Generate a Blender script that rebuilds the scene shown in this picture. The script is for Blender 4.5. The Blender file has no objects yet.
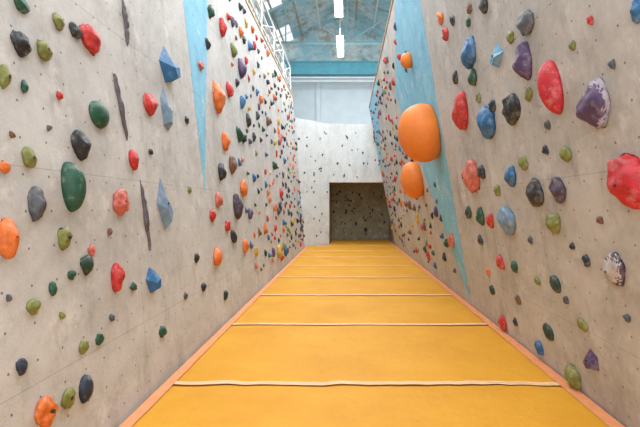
import bpy, bmesh, math, random
from mathutils import Vector, Matrix, noise
random.seed(7)
scene=bpy.context.scene
try:
    scene.view_settings.view_transform='Standard'
    scene.view_settings.look='None'
except Exception as e: print(e)

# ---------------------------------------------------------------- helpers
def lin(c):
    o=[]
    for v in c:
        v/=255.0
        o.append(v/12.92 if v<=0.04045 else ((v+0.055)/1.055)**2.4)
    return (o[0],o[1],o[2],1.0)

def newmat(name):
    m=bpy.data.materials.new(name); m.use_nodes=True
    return m,m.node_tree,m.node_tree.nodes,m.node_tree.links,m.node_tree.nodes['Principled BSDF']

def mixc(nt,f,a,b):
    n=nt.nodes.new('ShaderNodeMix'); n.data_type='RGBA'
    for sock,val in ((n.inputs[0],f),(n.inputs[6],a),(n.inputs[7],b)):
        if isinstance(val,bpy.types.NodeSocket): nt.links.new(val,sock)
        else: sock.default_value=val
    return n.outputs[2]
def mth(nt,op,a,b=None,c=None):
    n=nt.nodes.new('ShaderNodeMath'); n.operation=op
    for i,v in enumerate((a,b,c)):
        if v is None: continue
        if isinstance(v,bpy.types.NodeSocket): nt.links.new(v,n.inputs[i])
        else: n.inputs[i].default_value=v
    return n.outputs[0]
def noisetex(nt,scale,detail=4,rough=.55,stretch=None):
    tc=nt.nodes.new('ShaderNodeTexCoord'); n=nt.nodes.new('ShaderNodeTexNoise')
    n.inputs['Scale'].default_value=scale; n.inputs['Detail'].default_value=detail; n.inputs['Roughness'].default_value=rough
    src=tc.outputs['Object']
    if stretch:
        mp=nt.nodes.new('ShaderNodeMapping'); mp.inputs['Scale'].default_value=stretch
        nt.links.new(src,mp.inputs[0]); src=mp.outputs[0]
    nt.links.new(src,n.inputs['Vector'])
    return n.outputs['Fac']
def ramp(nt,f,a,b):
    n=nt.nodes.new('ShaderNodeMapRange'); n.inputs[1].default_value=a; n.inputs[2].default_value=b
    nt.links.new(f,n.inputs[0]); return n.outputs[0]
def bump(nt,h,strength,dist=0.01):
    b=nt.nodes.new('ShaderNodeBump'); b.inputs['Strength'].default_value=strength; b.inputs['Distance'].default_value=dist
    nt.links.new(h,b.inputs['Height']); return b.outputs[0]

def simple(name,c,rough=.6,var=.12,scale=6,metal=0,bmp=0.0):
    m,nt,N,L,P=newmat(name)
    c=lin(c); d=tuple(x*(1-var*2) for x in c[:3])+(1,)
    L.new(mixc(nt,ramp(nt,noisetex(nt,scale),.35,.65),d,c),P.inputs['Base Color'])
    P.inputs['Roughness'].default_value=rough; P.inputs['Metallic'].default_value=metal
    if bmp: L.new(bump(nt,noisetex(nt,scale*8),bmp),P.inputs['Normal'])
    return m

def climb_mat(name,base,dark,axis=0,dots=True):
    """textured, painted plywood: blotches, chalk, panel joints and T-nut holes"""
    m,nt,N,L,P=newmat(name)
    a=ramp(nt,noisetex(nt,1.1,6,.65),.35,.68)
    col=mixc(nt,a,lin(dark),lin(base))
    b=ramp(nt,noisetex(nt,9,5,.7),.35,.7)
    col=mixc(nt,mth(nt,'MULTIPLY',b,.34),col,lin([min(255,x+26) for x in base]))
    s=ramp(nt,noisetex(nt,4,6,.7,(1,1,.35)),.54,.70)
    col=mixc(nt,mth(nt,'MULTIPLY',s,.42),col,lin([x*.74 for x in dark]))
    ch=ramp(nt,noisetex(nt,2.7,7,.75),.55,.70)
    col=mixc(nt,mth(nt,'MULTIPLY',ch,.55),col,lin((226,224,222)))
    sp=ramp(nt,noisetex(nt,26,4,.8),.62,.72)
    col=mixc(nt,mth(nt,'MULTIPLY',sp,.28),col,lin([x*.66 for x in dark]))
    if dots:
        tc=N.new('ShaderNodeTexCoord')
        sep=N.new('ShaderNodeSeparateXYZ'); L.new(tc.outputs['Object'],sep.inputs[0])
        U=sep.outputs[1-axis]; V=sep.outputs[2]
        fu=mth(nt,'SUBTRACT',mth(nt,'FRACT',mth(nt,'DIVIDE',U,.21)),.5)
        fv=mth(nt,'SUBTRACT',mth(nt,'FRACT',mth(nt,'DIVIDE',V,.21)),.5)
        r=mth(nt,'SQRT',mth(nt,'ADD',mth(nt,'MULTIPLY',fu,fu),mth(nt,'MULTIPLY',fv,fv)))
        k=mth(nt,'LESS_THAN',r,.038)
        col=mixc(nt,mth(nt,'MULTIPLY',k,.75),col,lin((70,66,62)))
        su=mth(nt,'LESS_THAN',mth(nt,'ABSOLUTE',mth(nt,'SUBTRACT',mth(nt,'FRACT',mth(nt,'DIVIDE',U,2.44)),.5)),.0014)
        sv=mth(nt,'LESS_THAN',mth(nt,'ABSOLUTE',mth(nt,'SUBTRACT',mth(nt,'FRACT',mth(nt,'DIVIDE',V,1.22)),.5)),.0028)
        col=mixc(nt,mth(nt,'MULTIPLY',mth(nt,'MAXIMUM',su,sv),.30),col,lin((100,94,88)))
    L.new(col,P.inputs['Base Color'])
    P.inputs['Roughness'].default_value=.75
    L.new(bump(nt,noisetex(nt,60,3),.35,.006),P.inputs['Normal'])
    return m

def obj_from(name,verts,faces,mats,midx=None,smooth=False,parent=None):
    me=bpy.data.meshes.new(name); me.from_pydata([tuple(v) for v in verts],[],faces); me.update()
    for m in (mats if isinstance(mats,(list,tuple)) else [mats]): me.materials.append(m)
    if midx: me.polygons.foreach_set('material_index',midx)
    if smooth: me.polygons.foreach_set('use_smooth',[True]*len(me.polygons))
    o=bpy.data.objects.new(name,me); scene.collection.objects.link(o)
    if parent: o.parent=parent
    return o

def slab(name,pts,off,mat,parent=None):
    """planar polygon pts thickened by vector off"""
    n=len(pts); off=Vector(off)
    v=[Vector(p) for p in pts]+[Vector(p)+off for p in pts]
    f=[tuple(range(n)),tuple(range(2*n-1,n-1,-1))]+[(i,i+n,(i+1)%n+n,(i+1)%n) for i in range(n)]
    o=obj_from(name,v,f,mat,parent=parent)
    bm=bmesh.new(); bm.from_mesh(o.data); bmesh.ops.recalc_face_normals(bm,faces=bm.faces); bm.to_mesh(o.data); bm.free()
    return o

class Geo:
    def __init__(s): s.v=[];s.f=[];s.m=[]
    def add(s,v,f,m=0):
        b=len(s.v); s.v+=[Vector(x) for x in v]; s.f+=[tuple(i+b for i in q) for q in f]
        s.m+= m if isinstance(m,list) else [m]*len(f)
    def box(s,a,b,m=0):
        x0,y0,z0=a;x1,y1,z1=b
        s.add([(x0,y0,z0),(x1,y0,z0),(x1,y1,z0),(x0,y1,z0),(x0,y0,z1),(x1,y0,z1),(x1,y1,z1),(x0,y1,z1)],
              [(0,3,2,1),(4,5,6,7),(0,1,5,4),(1,2,6,5),(2,3,7,6),(3,0,4,7)],m)
    def bar(s,a,b,r,m=0,n=6):
        a=Vector(a);b=Vector(b);d=(b-a).normalized()
        u=d.cross(Vector((0,0,1)) if abs(d.z)<.9 else Vector((1,0,0))).normalized(); w=d.cross(u)
        v=[]
        for p in (a,b):
            for i in range(n):
                t=2*math.pi*(i+.5)/n; v.append(p+u*math.cos(t)*r+w*math.sin(t)*r)
        s.add(v,[(i,(i+1)%n,(i+1)%n+n,i+n) for i in range(n)]+[tuple(range(n-1,-1,-1)),tuple(range(n,2*n))],m)
    def obj(s,name,mats,smooth=False,parent=None):
        return obj_from(name,s.v,s.f,mats,s.m,smooth,parent)

# ---------------------------------------------------------------- layout (metres)
H=1.6; F=427.0
LX,LS=-1.69,-0.08        # left wall : x = LX + LS*z   (slab, leans away)
RX,RS= 2.03,-0.19        # right wall: x = RX + RS*z   (overhang, leans in)
def wall_pt(side,u,v):
    """photo measurement -> point on the wall plane"""
    a=(u-347)/F; b=(207-v)/F
    X0,S=(LX,LS) if side=='L' else (RX,RS)
    Y=(X0+S*H)/(a-S*b); Z=H+b*Y
    return Vector((X0+S*Z,Y,Z))
def frame(side):
    S=LS if side=='L' else RS
    v=Vector((S,0,1)).normalized()
    n=Vector((1,0,-S)).normalized() if side=='L' else Vector((-1,0,S)).normalized()
    return v.cross(n),v,n

# ---------------------------------------------------------------- materials
M_left=climb_mat('climbing_wall_paint_left',(196,196,194),(168,167,164),0)
M_right=climb_mat('climbing_wall_paint_right',(190,187,184),(158,155,151),0)
M_end=climb_mat('climbing_wall_paint_end',(208,212,212),(190,194,195),1,False)
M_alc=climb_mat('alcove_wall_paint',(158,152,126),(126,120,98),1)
M_blue=climb_mat('blue_wall_paint',(128,190,216),(104,170,200),0)
M_ply=simple('plywood',(190,160,120),.7)
M_conc=simple('concrete',(140,136,130),.8,bmp=.2)

m,nt,N,L,P=newmat('yellow_mat_vinyl'); M_yel=m
c=mixc(nt,ramp(nt,noisetex(nt,1.3,5,.6),.3,.7),lin((204,142,32)),lin((217,157,44)))
c=mixc(nt,mth(nt,'MULTIPLY',ramp(nt,noisetex(nt,22,6,.7),.55,.75),.35),c,lin((176,120,26)))
L.new(c,P.inputs['Base Color']); P.inputs['Roughness'].default_value=.62
P.inputs['Specular IOR Level'].default_value=.3
L.new(bump(nt,noisetex(nt,7,5,.6),.5,.02),P.inputs['Normal'])
M_strip=simple('pale_webbing',(238,194,150),.7,.06,12,bmp=.15)
M_orange=simple('orange_edge_webbing',(230,150,100),.65,.06,12,bmp=.15)
M_gap=simple('seam_dark_gap',(120,70,45),.8)  # dark brown line along the joint between the webbing bands

# ---------------------------------------------------------------- floor + mats
slab('floor',[(-8,-4,-.32),(8,-4,-.32),(8,25,-.32),(-8,25,-.32)],(0,0,-.2),M_conc)
X0,X1=-1.655,RX-.015
def xl(y): return max(X0,min(-.735,-2.45+1.69*(y-17.1)/1.05+.04))
seams=[3.88-1.95*k for k in (3,2,1)]+[3.88+1.95*k for k in range(0,10)]
seams=[s for s in seams if s<20.9]+[20.95]
def seam_y(i,x):
    y=seams[i]
    if 0<i<len(seams)-1:
        amp=.045 if abs(seams[i]-3.88)<.1 else .02
        y+=amp*(noise.noise(Vector((x*2.0,i*3.1,0)))+.45*noise.noise(Vector((x*7,i*5.1,2))))
    return y
for i in range(len(seams)-1):
    nx,ny=40,24; v=[];f=[];mi=[]
    for j in range(ny+1):
        t=j/ny; yc=seams[i]*(1-t)+seams[i+1]*t
        a0,a1=xl(yc),X1
        for k in range(nx+1):
            s=k/nx; x=a0+(a1-a0)*s
            y=seam_y(i,x)*(1-t)+seam_y(i+1,x)*t
            e=min(t,1-t)*1.95
            z=-.016*math.exp(-e/.035)+.006*noise.noise(Vector((x*.9,y*1.2,1)))
            v.append((x,y,z))
    for j in range(ny):
        for k in range(nx):
            q=j*(nx+1)+k; f.append((q,q+1,q+nx+2,q+nx+1)); mi.append(0)
    # skirts
    b=len(v); per=[k for k in range(nx+1)]+[j*(nx+1)+nx for j in range(1,ny+1)]+[ny*(nx+1)+k for k in range(nx-1,-1,-1)]+[j*(nx+1) for j in range(ny-1,0,-1)]
    for p in per: v.append((v[p][0],v[p][1],-.315))
    n=len(per)
    for q in range(n): f.append((per[q],b+q,b+(q+1)%n,per[(q+1)%n])); mi.append(0)
    f.append(tuple(b+q for q in range(n))[::-1]); mi.append(0)
    o=obj_from('crash_mat',v,f,M_yel,mi,True)
    # side edging
    for nm in ('edging_left','edging_right'):
        g=Geo(); vv=[];ff=[]
        for j in range(ny+1):
            t=j/ny; y=seams[i]*(1-t)+seams[i+1]*t
            w=.006*noise.noise(Vector((y*3,1,0)))
            for x in ((xl(y),xl(y)+.095+w) if nm=='edging_left' else (X1-.11+w,X1)): vv.append((x,y,.008))
        for j in range(ny): ff.append((2*j,2*j+1,2*j+3,2*j+2))
        g.add(vv,ff,0); g.obj(nm,[M_orange],parent=o)
    # cover strip on the near joint: two webbing bands with a puckered joint between
    if i>0:
        g=Geo(); rows=[-.035,-.030,-.008,-.004,.004,.008,.030,.035]; hz=[.003,.006,.008,.001,.001,.009,.006,.003]
        a0=xl(seams[i]); a1=X1
        K=120; vv=[];ff=[];mm=[]
        for k in range(K+1):
            x=a0+.095+(a1-a0-.205)*k/K; y0=seam_y(i,x)
            puck=1+.9*noise.noise(Vector((x*4,i*1.7,5)))
            op=1+5.0*max(0,noise.noise(Vector((x*1.3,i*2.7,9))))
            for r,(dy,h) in enumerate(zip(rows,hz)):
                d=dy*(min(op,3.0) if 2<=r<=5 else 1+.18*noise.noise(Vector((x*3,i,r*.3))))
                vv.append((x,y0+d,h*puck))
        R=len(rows)
        for k in range(K):
            for r in range(R-1):
                ff.append((k*R+r,(k+1)*R+r,(k+1)*R+r+1,k*R+r+1)); mm.append(1 if r==3 else 0)
        g.add(vv,ff,mm); g.obj('joint_strip',[M_strip,M_gap],True,parent=o)

# ---------------------------------------------------------------- climbing walls
def lx(z): return LX+LS*z
def rx(z): return RX+RS*z
LT,RT=6.0,5.75
wl=slab('wall_left',[(lx(-.3),-2.2,-.3),(lx(-.3),17.05,-.3),(lx(LT),17.05,LT),(lx(LT),-2.2,LT)],(-.12,0,-.01),M_left)
wr=slab('wall_right',[(rx(-.3),-2.2,-.3),(rx(-.3),18.1,-.3),(rx(RT),18.1,RT),(rx(RT),-2.2,RT)],(.12,0,.02),M_right)
def paint(name,side,pts,parent,mat=M_blue):
    fn=lx if side=='L' else rx; s=1 if side=='L' else -1
    slab(name,[(fn(z)+s*.004,y,z) for y,z in pts],(-s*.006,0,0),mat,parent)
paint('blue_stripe','L',[(5.5,1.78),(6.66,5.98),(5.09,5.98)],wl)
paint('blue_stripe_wide','R',[(6.97,.05),(10.5,4.35),(8.4,5.72),(6.48,5.72)],wr)
paint('blue_stripe_far','R',[(17.9,3.0),(17.9,5.7),(13.6,5.7)],wr)
# plywood capping rails along the tops
g=Geo(); g.box((lx(LT)-.2,-2.2,LT+.001),(lx(LT)+.02,17.05,LT+.05)); g.obj('trim_1',[M_ply])
g=Geo(); g.box((rx(RT)-.02,-2.2,RT+.03),(rx(RT)+.2,18.1,RT+.08)); g.obj('trim_2',[M_ply])
# end walls
ET=5.15
we1=slab('wall_end_angled',[(-2.45,17.15,-.3),(-.76,18.2,-.3),(-.76,18.2,ET),(-2.45,17.15,ET+.1)],(-.06,.12,0),M_end)
we2=slab('wall_end_lintel',[(-.76,18.2,2.65),(2.6,18.2,2.65),(2.6,18.2,ET-.05),(-.76,18.2,ET)],(0,.15,0),M_end)
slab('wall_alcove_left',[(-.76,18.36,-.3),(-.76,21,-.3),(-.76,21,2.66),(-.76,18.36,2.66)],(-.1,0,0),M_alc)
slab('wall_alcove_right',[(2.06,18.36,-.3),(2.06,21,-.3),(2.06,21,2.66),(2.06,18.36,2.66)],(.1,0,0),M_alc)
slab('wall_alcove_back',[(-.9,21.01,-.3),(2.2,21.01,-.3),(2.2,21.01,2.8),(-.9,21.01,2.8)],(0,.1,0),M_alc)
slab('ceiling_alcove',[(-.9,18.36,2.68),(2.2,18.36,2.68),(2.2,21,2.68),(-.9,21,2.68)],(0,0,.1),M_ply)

# ---------------------------------------------------------------- holds
HC={'green':(28,84,62),'dgreen':(30,62,50),'olive':(128,132,66),'black':(44,46,50),'grey':(84,86,92),'navy':(36,46,64),
 'red':(200,48,44),'orange':(228,118,48),'blue':(36,104,156),'sky':(110,160,192),'slate':(118,144,168),'purple':(86,64,104),
 'pink':(210,112,98),'dpurple':(74,58,76),'crimson':(198,34,46),'white':(186,178,178),'mauve':(170,160,172),'yellow':(210,170,60),'brown':(120,84,66),'volume':(232,128,44),'crack':(98,90,98)}
HM={}
def hold_mat(k):
    if k in HM: return HM[k]
    m,nt,N,L,P=newmat('hold_'+k); c=lin(HC[k])
    d=tuple(x*(.62 if k!='volume' else .85) for x in c[:3])+(1,)
    col=mixc(nt,ramp(nt,noisetex(nt,18 if k!='volume' else 4,5,.6),.3,.65),d,c)
    ch=ramp(nt,noisetex(nt,11,6,.75),.52,.78)
    if k!='volume': col=mixc(nt,mth(nt,'MULTIPLY',ch,.38),col,lin((222,214,206)))
    L.new(col,P.inputs['Base Color']); P.inputs['Roughness'].default_value=.55 if k!='volume' else .6
    L.new(bump(nt,noisetex(nt,90 if k!='volume' else 30,3),.3 if k!='volume' else .05,.004),P.inputs['Normal'])
    HM[k]=m; return m
M_bolt=simple('steel_bolt',(110,108,104),.4,metal=1)
M_hole=simple('bolt_recess',(48,44,44),.8)
ICO={}
def ico(n):
    if n not in ICO:
        bm=bmesh.new(); bmesh.ops.create_icosphere(bm,subdivisions=n,radius=1)
        ICO[n]=([v.co.copy() for v in bm.verts],[tuple(v.index for v in f.verts) for f in bm.faces]); bm.free()
    return ICO[n]
def hold_geo(W,Hh,D,kind,sub,seed):
    """local coords u (across), v (up), n (out of wall)"""
    rnd=random.Random(seed)
    if kind=='wedge':
        k=rnd.choice([4,5]); base=[]
        for i in range(k):
            t=2*math.pi*i/k+math.pi/2+rnd.uniform(-.2,.2); base.append((math.cos(t)*W/2,math.sin(t)*Hh/2))
        sx=rnd.uniform(-.12,.12)*W
        top=[(sx+p[0]*.42,-.12*Hh+p[1]*.45) for p in base]
        v=[Vector((a,b,0)) for a,b in base]+[Vector((a,b,D*(1 if b<0 else .62))) for a,b in top]
        f=[(i,(i+1)%k,(i+1)%k+k,i+k) for i in range(k)]+[tuple(range(k,2*k))]
        return v,f,False
    vs,fs=ico(sub); out=[]; off=Vector((seed*1.37%50,seed*.71%50,0))
    lop=rnd.uniform(-.2,.2); dip=rnd.uniform(.1,.3); tap=rnd.uniform(.1,.42)
    for p in vs:
        q=p.copy()
        if kind in('ball','sphere'):
            r=1+(.03 if kind=='ball' else .02)*noise.noise(p*1.5+off); x,y,z=q*r
            if kind=='sphere': z=(z+.5)/1.5
            else: x*=1+.12*y
        elif kind=='crack':
            r=1+.25*noise.noise(p*1.5+off)
            x,y,z=q*r; x+= .9*noise.noise(Vector((0,y*1.6,0))+off)*(1-abs(y)*.3)
            z*=1+.5*noise.noise(Vector((3,y*5,0))+off); x*=1+.4*noise.noise(Vector((7,y*4,0))+off)
        else:
            amp=.24 if kind=='jug' else .36
            r=1+amp*noise.noise(p*1.2+off)+amp*.4*noise.noise(p*3.1+off)
            x,y,z=q*r
            if z>0: z=z**.75
            if kind=='jug':
                x*=1+tap*y*.8; x+=lop*y
                dd=(x*x)/.5+((y-.5)**2)/.12
                if z>0: z-=dip*math.exp(-dd); z*=1+.15*math.exp(-((y-.05)**2)/.1)
            else:
                z*=1+.4*noise.noise(p*2.2+off*2)
        out.append(Vector((x*W/2,y*Hh/2,max(z,0.0)*D)))
    return out,fs,True
cnt=0
placed={'L':[],'R':[]}
def add_hold(side,u,v,w,h,color,kind='jug',rot=None,depth=None,two=None,name='climbing_hold',ratio=None):
    global cnt; cnt+=1
    p=wall_pt(side,u,v); U,V,Nn=frame(side)
    if rot is None: rot=random.Random(cnt).uniform(-22,22)
    Y=p.y; Hh=h*Y/F
    D=depth if depth else min(.13,max(.025,.30*min(Hh,.40)))
    if kind=='crack': D=.03
    perp=F/Y*D*.85
    W=max(w-perp,w*.25)*Y*Y/(F*abs(p.x))
    W=min(max(W,.42*Hh),1.1*Hh)
    if kind=='crack': W=max(.025,min(.045,w*Y*Y/(F*abs(p.x))*.4))
    if ratio: W=Hh*ratio
    p2=wall_pt(side,u-(perp*.45 if side=='L' else -perp*.45),v)
    placed[side].append((p2.y,p2.z,max(W,Hh)/2))
    vs,fs,sm=hold_geo(W,Hh,D,kind,4 if h>20 else 3,cnt)
    g=Geo(); mi=[0]*len(fs)
    mats=[hold_mat(color),M_bolt,M_hole]
    if two:
        mats.append(hold_mat(two)); mi=[3 if sum(vs[i].z for i in f)/len(f)<D*.40+.02*math.sin(f[0]) else 0 for f in fs]
    g.add(vs,fs,mi); nb=len(fs)
    if kind!='crack' and h>17:
        # socket-head bolt sunk in a recess
        bz=max((q.z for q in vs if abs(q.x)<W*.16 and abs(q.y)<Hh*.16),default=D)
        g.bar((0,0,bz*.6),(0,0,bz-.002),.010,2,10); g.bar((0,0,bz*.6),(0,0,bz),.006,1,6)
    o=g.obj(name,mats)
    o.data.polygons.foreach_set('use_smooth',[sm and i<nb for i in range(len(o.data.polygons))])
    R=Matrix((U,V,Nn)).transposed().to_4x4()
    o.matrix_world=Matrix.Translation(p2+Nn*.001)@R@Matrix.Rotation(math.radians(rot),4,'Z')
    return o
Lh=[(22,5,24,16,'green','jug'),(59,22,13,16,'olive','blob'),(76,31,15,15,'black','blob'),(92,40,23,27,'red','jug'),(22,44,21,24,'black','blob'),
(45,50,18,20,'olive','blob'),(5,77,14,24,'olive','jug'),(25,87,9,14,'green','jug'),(60,96,8,8,'red','blob'),(101,115,24,27,'green','ball'),
(126,23,7,44,'crack','crack',3),(121,106,9,64,'crack','crack',14),(170,66,22,38,'blue','wedge',8),(201,66,10,10,'pink','blob'),(151,105,15,22,'red','jug'),
(167,109,12,46,'slate','wedge',0,.06),(82,145,21,29,'black','jug'),(30,158,18,20,'olive','jug'),(5,167,13,14,'orange','blob'),(75,187,28,50,'green','ball',0),
(38,204,21,32,'grey','jug'),(9,238,15,42,'orange','jug',0,.06),(122,202,21,24,'pink','blob'),(134,160,11,20,'red','jug'),(146,215,9,68,'crack','crack',6),
(165,204,17,52,'slate','wedge',0,.07),(65,238,15,22,'olive','blob'),(92,250,9,12,'pink','blob'),(88,265,15,20,'dgreen','jug'),(72,275,11,9,'green','blob'),
(118,277,15,28,'red','jug'),(134,287,10,9,'green','blob'),(53,289,9,15,'green','jug'),(34,307,17,15,'olive','jug'),(154,280,17,27,'blue','wedge',5),
(22,367,13,17,'navy','jug'),(47,412,25,30,'orange','blob'),(69,398,18,18,'olive','blob'),(87,389,17,27,'navy','ball'),(100,339,10,10,'green','blob'),
(84,347,11,13,'olive','blob'),(219,97,13,31,'orange','jug'),(223,28,8,18,'red','jug'),(208,44,6,12,'black','jug'),(242,68,8,20,'purple','jug'),
(218,257,10,17,'orange','jug'),(238,206,10,26,'dpurple','jug'),(226,142,9,18,'orange','jug'),(163,332,8,11,'green','blob'),(230,90,8,15,'red','blob'),
(222,172,8,18,'black','jug'),(213,215,7,12,'red','blob'),(233,165,9,16,'brown','jug'),(244,188,8,16,'orange','jug'),(211,12,7,14,'green','blob'),
(219,200,9,14,'pink','blob'),(234,236,8,13,'black','jug'),(246,246,8,13,'orange','blob'),(197,258,6,9,'black','blob'),(186,296,5,7,'grey','blob'),
(204,287,6,9,'navy','jug'),(226,295,6,9,'dgreen','blob'),(112,318,6,7,'grey','blob'),(62,316,6,7,'olive','blob'),(9,298,6,7,'grey','blob'),
(110,232,6,7,'brown','blob'),(151,152,5,6,'black','blob'),(187,120,5,7,'black','blob'),(190,190,5,7,'olive','blob'),(12,135,6,7,'brown','blob'),(49,128,5,6,'grey','blob'),
(240,135,8,14,'green','jug'),(234,50,7,14,'olive','jug'),(228,226,7,11,'red','blob')]
for t in Lh: add_hold('L',*t)
Rh=[(422,131,42,52,'volume','sphere',0,.62,None,None,.9),(413,179,30,34,'volume','sphere',0,.42,None,None,.95),(407,60,13,15,'volume','sphere',0,.2,None,None,1),
(460,112,17,34,'red','jug'),(483,5,15,16,'black','jug'),(525,22,20,24,'grey','jug'),(452,20,10,10,'black','blob'),(468,22,11,9,'green','blob'),(510,37,10,12,'olive','blob'),
(468,52,17,28,'blue','jug'),(496,55,17,24,'sky','wedge'),(522,62,20,34,'purple','jug'),(549,87,26,54,'crimson','ball',5,.12),
(593,105,37,44,'purple','jug',20,None,'mauve'),(627,182,44,60,'crimson','jug',25),(486,122,17,32,'blue','jug'),(511,108,19,28,'black','blob'),
(472,78,13,17,'green','jug'),(470,176,17,30,'pink','blob'),(492,106,8,12,'navy','blob'),(510,177,14,20,'blue','jug'),(534,192,19,27,'black','jug'),
(557,190,18,24,'dpurple','jug'),(565,154,13,16,'olive','jug'),(523,163,15,14,'olive','jug'),(506,220,19,28,'slate','jug'),(553,223,17,22,'olive','jug'),
(547,125,8,9,'grey','blob'),(451,240,11,15,'pink','jug'),(480,216,9,18,'green','jug'),(490,221,13,14,'red','jug'),(500,262,8,15,'red','blob'),(481,172,10,14,'black','blob'),
(514,267,8,12,'green','blob'),(555,284,12,18,'dgreen','jug'),(586,260,9,12,'navy','blob'),(613,270,27,32,'white','jug',20,None,'dpurple'),(537,281,7,9,'olive','blob'),
(548,332,12,15,'dgreen','jug'),(539,348,12,14,'blue','blob'),(582,325,15,13,'olive','blob'),(590,360,20,23,'purple','wedge'),(573,378,17,26,'olive','jug'),
(502,322,10,15,'red','jug'),(455,78,8,12,'black','jug'),(445,34,9,13,'red','blob'),(469,8,8,10,'brown','blob'),(572,45,8,9,'olive','blob'),(612,64,8,9,'grey','blob'),
(478,98,8,10,'olive','blob'),(528,94,9,12,'olive','blob'),(590,20,7,8,'red','blob'),(492,290,7,9,'dgreen','blob'),(518,300,8,9,'brown','blob'),(566,300,6,8,'grey','blob'),
(627,318,8,9,'grey','blob'),(600,220,7,8,'brown','blob'),(572,246,6,7,'black','blob'),(530,240,7,8,'grey','blob'),(480,240,7,10,'navy','blob'),(468,212,8,12,'dgreen','blob'),
(497,190,8,11,'olive','blob'),(545,150,7,9,'navy','blob'),(440,18,8,12,'orange','blob'),(636,10,14,22,'blue','jug'),(488,272,6,8,'orange','blob'),(515,322,6,8,'navy','blob')]
for t in Rh:
    a=list(t); n='orange_climbing_volume' if t[4]=='volume' else 'climbing_hold'
    while len(a)<9: a.append(None)
    add_hold('R',*a[:9],name=n,ratio=(t[10] if len(t)>10 else None))

# masses of small, distant holds : one mesh per wall
cols=['black','green','red','orange','blue','olive','purple','grey','brown','pink','navy','yellow']
def mass(name,sampler,count,palette,smin,smax,fr):
    g=Geo(); mats=[hold_mat(c) for c in palette]; U,V,Nn=fr
    for i in range(count):
        p=sampler()
        if p is None: continue
        s=random.uniform(smin,smax)*(1.35 if random.random()<.15 else 1); W=s*random.uniform(.7,1.1); Hh=s*random.uniform(.9,1.8); D=s*random.uniform(.35,.55)
        vs,fs,sm=hold_geo(W,Hh,D,random.choice(['jug','jug','blob','wedge']),2 if s<.12 else 3,1000+i+len(name)*77)
        a=random.uniform(-.5,.5); ca,sa=math.cos(a),math.sin(a)
        g.add([p+U*(q.x*ca-q.y*sa)+V*(q.x*sa+q.y*ca)+Nn*(q.z+.001) for q in vs],fs,random.randrange(len(palette)))
    o=g.obj(name,mats,True); return o
def samp(side,y0,y1,zt):
    fn=lx if side=='L' else rx
    pts=[]
    def f():
        for _ in range(30):
            t=random.random(); y=y0+(y1-y0)*t; z=random.uniform(.25,zt)
            if side=='R' and y<10.4 and z>1.2+ (y-7.5)*1.1 and random.random()<.85: continue
            if all(abs(y-q[0])+abs(z-q[1])>.30 for q in pts) and all((y-q[0])**2+(z-q[1])**2>(q[2]+.14)**2 for q in placed[side]):
                pts.append((y,z)); return Vector((fn(z),y,z))
        return None
    return f
mass('small_climbing_holds',samp('L',7.4,17.0,5.8),270,cols+['black','red','blue','dgreen','orange'],.07,.15,frame('L'))
mass('small_climbing_holds',samp('R',7.6,17.9,5.5),215,cols+['brown','red','black','red','grey'],.07,.14,frame('R'))
def s_end():
    return Vector((random.uniform(-.7,2.0),18.2,random.uniform(2.8,5.0)))
def s_end1():
    t=random.random(); return Vector((-2.45+1.69*t,17.15+1.05*t,random.uniform(.3,5.0)))
def s_alc():
    return Vector((random.uniform(-.7,2.0),21.01,random.uniform(.25,2.55)))
dk=['black','grey','brown','navy','dgreen','black','grey']
mass('small_climbing_holds',s_end,26,dk,.045,.085,(Vector((1,0,0)),Vector((0,0,1)),Vector((0,-1,0))))
e=Vector((1.69,1.05,0)).normalized()
mass('small_climbing_holds',s_end1,42,dk,.045,.085,(e,Vector((0,0,1)),Vector((e.y,-e.x,0))))
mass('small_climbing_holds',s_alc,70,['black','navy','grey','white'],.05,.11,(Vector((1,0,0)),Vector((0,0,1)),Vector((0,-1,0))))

# ---------------------------------------------------------------- building shell above
m,nt,N,L,P=newmat('peeling_blue_roof_paint'); M_peel=m
c=mixc(nt,ramp(nt,noisetex(nt,.9,7,.7),.42,.58),lin((150,194,206)),lin((206,216,216)))
c=mixc(nt,mth(nt,'MULTIPLY',ramp(nt,noisetex(nt,1.6,6,.7),.50,.62),.7),c,lin((142,132,114)))
L.new(c,P.inputs['Base Color']); P.inputs['Roughness'].default_value=.8
M_white=simple('white_wall_paint',(212,222,228),.8,.04,2)
M_roof=simple('roof_boards',(178,170,154),.8,.12,3)
M_teal=simple('teal_steel_paint',(92,168,186),.5,.08,3)
M_pale=simple('pale_blue_steel_paint',(150,192,202),.5,.06,3)
M_wsteel=simple('white_steel_paint',(230,234,232),.5,.04,3)
EY=24.0; EV=9.2; RD=12.4; BX=7.0
slab('wall_back',[(-BX,EY,-.3),(BX,EY,-.3),(BX,EY,9.0),(-BX,EY,9.0)],(0,.2,0),M_white)
slab('wall_back_gable',[(-BX,EY,9.0),(BX,EY,9.0),(BX,EY,EV),(0,EY,RD),(-BX,EY,EV)],(0,.2,0),M_peel)
slab('wall_building_left',[(-BX,-4,-.3),(-BX,EY,-.3),(-BX,EY,EV),(-BX,-4,EV)],(-.2,0,0),M_white)
slab('wall_building_right',[(BX,-4,-.3),(BX,EY,-.3),(BX,EY,EV),(BX,-4,EV)],(.2,0,0),M_white)
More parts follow.
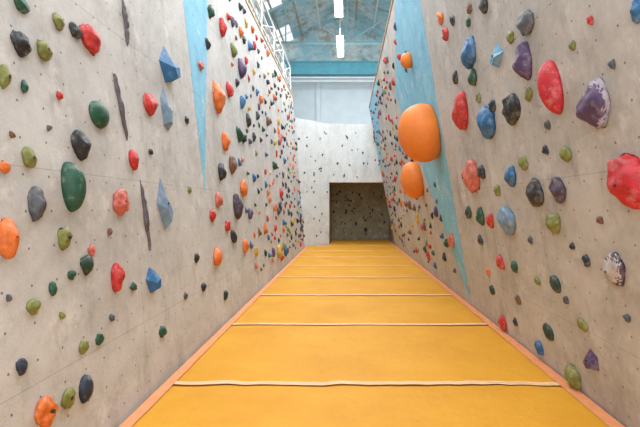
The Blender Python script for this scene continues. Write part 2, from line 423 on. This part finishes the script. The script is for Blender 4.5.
# gabled roof with open glazed skylight bands between boarded strips
k=(RD-EV)/BX
for sgn,nm in ((-1,'ceiling_left'),(1,'ceiling_right')):
    g=Geo()
    def strip(x0,x1,y0,y1,m):
        g.add([(sgn*x0,y0,RD-k*x0),(sgn*x1,y0,RD-k*x1),(sgn*x1,y1,RD-k*x1),(sgn*x0,y1,RD-k*x0),
               (sgn*x0,y0,RD-k*x0+.08),(sgn*x1,y0,RD-k*x1+.08),(sgn*x1,y1,RD-k*x1+.08),(sgn*x0,y1,RD-k*x0+.08)],
              [(0,1,2,3),(7,6,5,4),(0,4,5,1),(1,5,6,2),(2,6,7,3),(3,7,4,0)],m)
    strip(0,3.0,-4,EY,0); strip(4.4,BX,-4,EY,0)
    y=-4
    while y<EY-.1:
        strip(3.0,4.4,y,min(y+2.0,EY),0)   # boarded bay between skylights
        y+=4.0
    yy=-4
    while yy<EY:
        strip(3.0,4.4,yy,yy+.05,1); yy+=1.0   # glazing bars
    x=.5
    while x<BX:
        g.bar((sgn*x,-4,RD-k*x-.06),(sgn*x,EY,RD-k*x-.06),.05,2 if int(x*10)%3 else 1,4); x+=1.0
    g.obj(nm,[M_peel,M_wsteel,M_roof])
# roof trusses
for y in (5.0,11.0,15.2,19.5):
    g=Geo(); zb=9.1
    g.box((-BX+.02,y-.05,zb-.05),(BX-.02,y+.05,zb+.05))
    for s in (-1,1):
        g.bar((s*(BX-.15),y,EV-.2),(0,y,RD-.22),.07,0,4)
        for i in (2,4):
            x=s*BX*(i/5); top=RD-k*abs(x)-.22
            g.bar((x,y,zb),(x,y,top),.03,0,6)
        g.bar((0,y,zb),(s*2.8,y,RD-k*2.8-.25),.03,0,6)
    g.bar((0,y,zb),(0,y,RD-.22),.04,0,6)
    g.obj('roof_truss',[M_pale])
g=Geo(); g.box((-BX+.02,23.2,8.85),(BX-.02,23.5,9.45)); g.box((-BX+.02,23.1,8.8),(BX-.02,23.6,8.86)); g.box((-BX+.02,23.1,9.45),(BX-.02,23.6,9.51)); g.obj('steel_beam',[M_teal])
# white guard railing standing on the cap of the left wall
g=Geo(); xr=lx(LT)-.10
for z,r in ((6.42,.022),(6.78,.022),(7.15,.032)): g.bar((xr,-2.0,z),(xr,17.0,z),r,0,8)
y=-2.0
while y<17.05:
    g.bar((xr,y,6.05),(xr,y,7.15),.03,0,8)
    g.box((xr-.07,y-.07,6.05),(xr+.07,y+.07,6.07)); y+=1.9
y=-2.0
while y<15.5:
    g.bar((xr,y,6.42),(xr,y+1.9,7.15),.014,0,6); y+=1.9
g.obj('guard_railing',[M_wsteel])
# white lattice girder / cable ladder running over the left wall
g=Geo()
A=[(-2.95,7.6),(-2.95,8.2),(-3.45,7.9)]
for x,z in A: g.bar((x,2,z),(x,23,z),.05,0,8)
y=2.0
while y<22.9:
    g.bar((A[0][0],y,A[0][1]),(A[1][0],y+.5,A[1][1]),.025); g.bar((A[1][0],y+.5,A[1][1]),(A[0][0],y+1,A[0][1]),.025)
    g.bar((A[1][0],y,A[1][1]),(A[2][0],y+.5,A[2][1]),.025); g.bar((A[2][0],y+.5,A[2][1]),(A[1][0],y+1,A[1][1]),.025); y+=1.0
for y in (5.0,11.0,15.2,19.5): g.bar((-2.95,y,8.2),(-2.95,y,9.05),.02)
g.obj('lattice_girder',[M_wsteel])
g=Geo()
for x,z in ((-4.2,8.2),(-4.6,7.6)): g.bar((x,0,z),(x,23.9,z),.05,0,8)
for z in (8.35,8.55): g.bar((-6.9,22.9,z),(6.9,22.9,z),.04,0,8)
g.obj('conduit_pipes',[M_wsteel])
# back wall details: pilasters
g=Geo()
for x in (-4.5,-1.6,1.5,4.6): g.box((x-.12,23.85,5),(x+.12,23.99,8.8))
g.obj('trim_3',[M_white])

# ---------------------------------------------------------------- fluorescent fittings
m,nt,N,L,P=newmat('fluorescent_tube'); M_tube=m
P.inputs['Emission Color'].default_value=(1,.98,.95,1); P.inputs['Emission Strength'].default_value=9; P.inputs['Base Color'].default_value=(1,1,1,1)
for i in range(4):
    y0=12.4-3.8*2+3.8*i; x=-.27; z=8.0
    g=Geo()
    g.box((x-.14,y0,z+.03),(x+.14,y0+1.9,z+.10),0)
    g.box((x-.14,y0-.03,z-.04),(x+.14,y0,z+.10),0); g.box((x-.14,y0+1.9,z-.04),(x+.14,y0+1.93,z+.10),0)
    for dx in(-.07,.07): g.bar((x+dx,y0+.01,z-.01),(x+dx,y0+1.89,z-.01),.035,1,10)
    for yy in (y0+.3,y0+1.6): g.bar((x,yy,z+.1),(x,yy,9.1),.012,0)
    g.obj('fluorescent_light',[M_wsteel,M_tube])

# ---------------------------------------------------------------- lights
def area(name,loc,rot,sx,sy,p,c=(1,1,1)):
    l=bpy.data.lights.new(name,'AREA'); l.shape='RECTANGLE'; l.size=sx; l.size_y=sy; l.energy=p; l.color=c
    o=bpy.data.objects.new(name,l); scene.collection.objects.link(o); o.location=loc; o.rotation_euler=rot; return o
area('lamp_overhead_bank',(0,5,7.8),(0,0,0),3.0,13,740,(.98,.985,1))
area('lamp_overhead_bank_far',(0.2,15.5,8.5),(0,0,0),3.0,7,640,(.96,.985,1))
area('fill_behind_camera',(0.2,-3.2,3.2),(math.radians(80),0,0),4,3.5,200,(.98,.985,1))  # added soft fill behind the camera, no fitting there; brightens both walls
area('lamp_back_wall_wash',(0,19.5,8.4),(math.radians(60),0,0),8,1,180,(.95,.98,1))
area('lamp_roof_uplight',(0,15,8.3),(math.radians(180),0,0),4,12,110,(1,.99,.97))

w=bpy.data.worlds.new('sky'); scene.world=w; w.use_nodes=True
bg=w.node_tree.nodes['Background']; bg.inputs[0].default_value=(.90,.96,1,1); bg.inputs[1].default_value=1.15

# ---------------------------------------------------------------- camera
cd=bpy.data.cameras.new('camera'); cam=bpy.data.objects.new('camera',cd); scene.collection.objects.link(cam)
cd.sensor_width=36; cd.lens=36*F/640; cd.shift_x=-27/640; cd.shift_y=-6.5/640
cam.location=(0,0,H); cam.rotation_euler=(math.radians(90),0,0)
scene.camera=cam
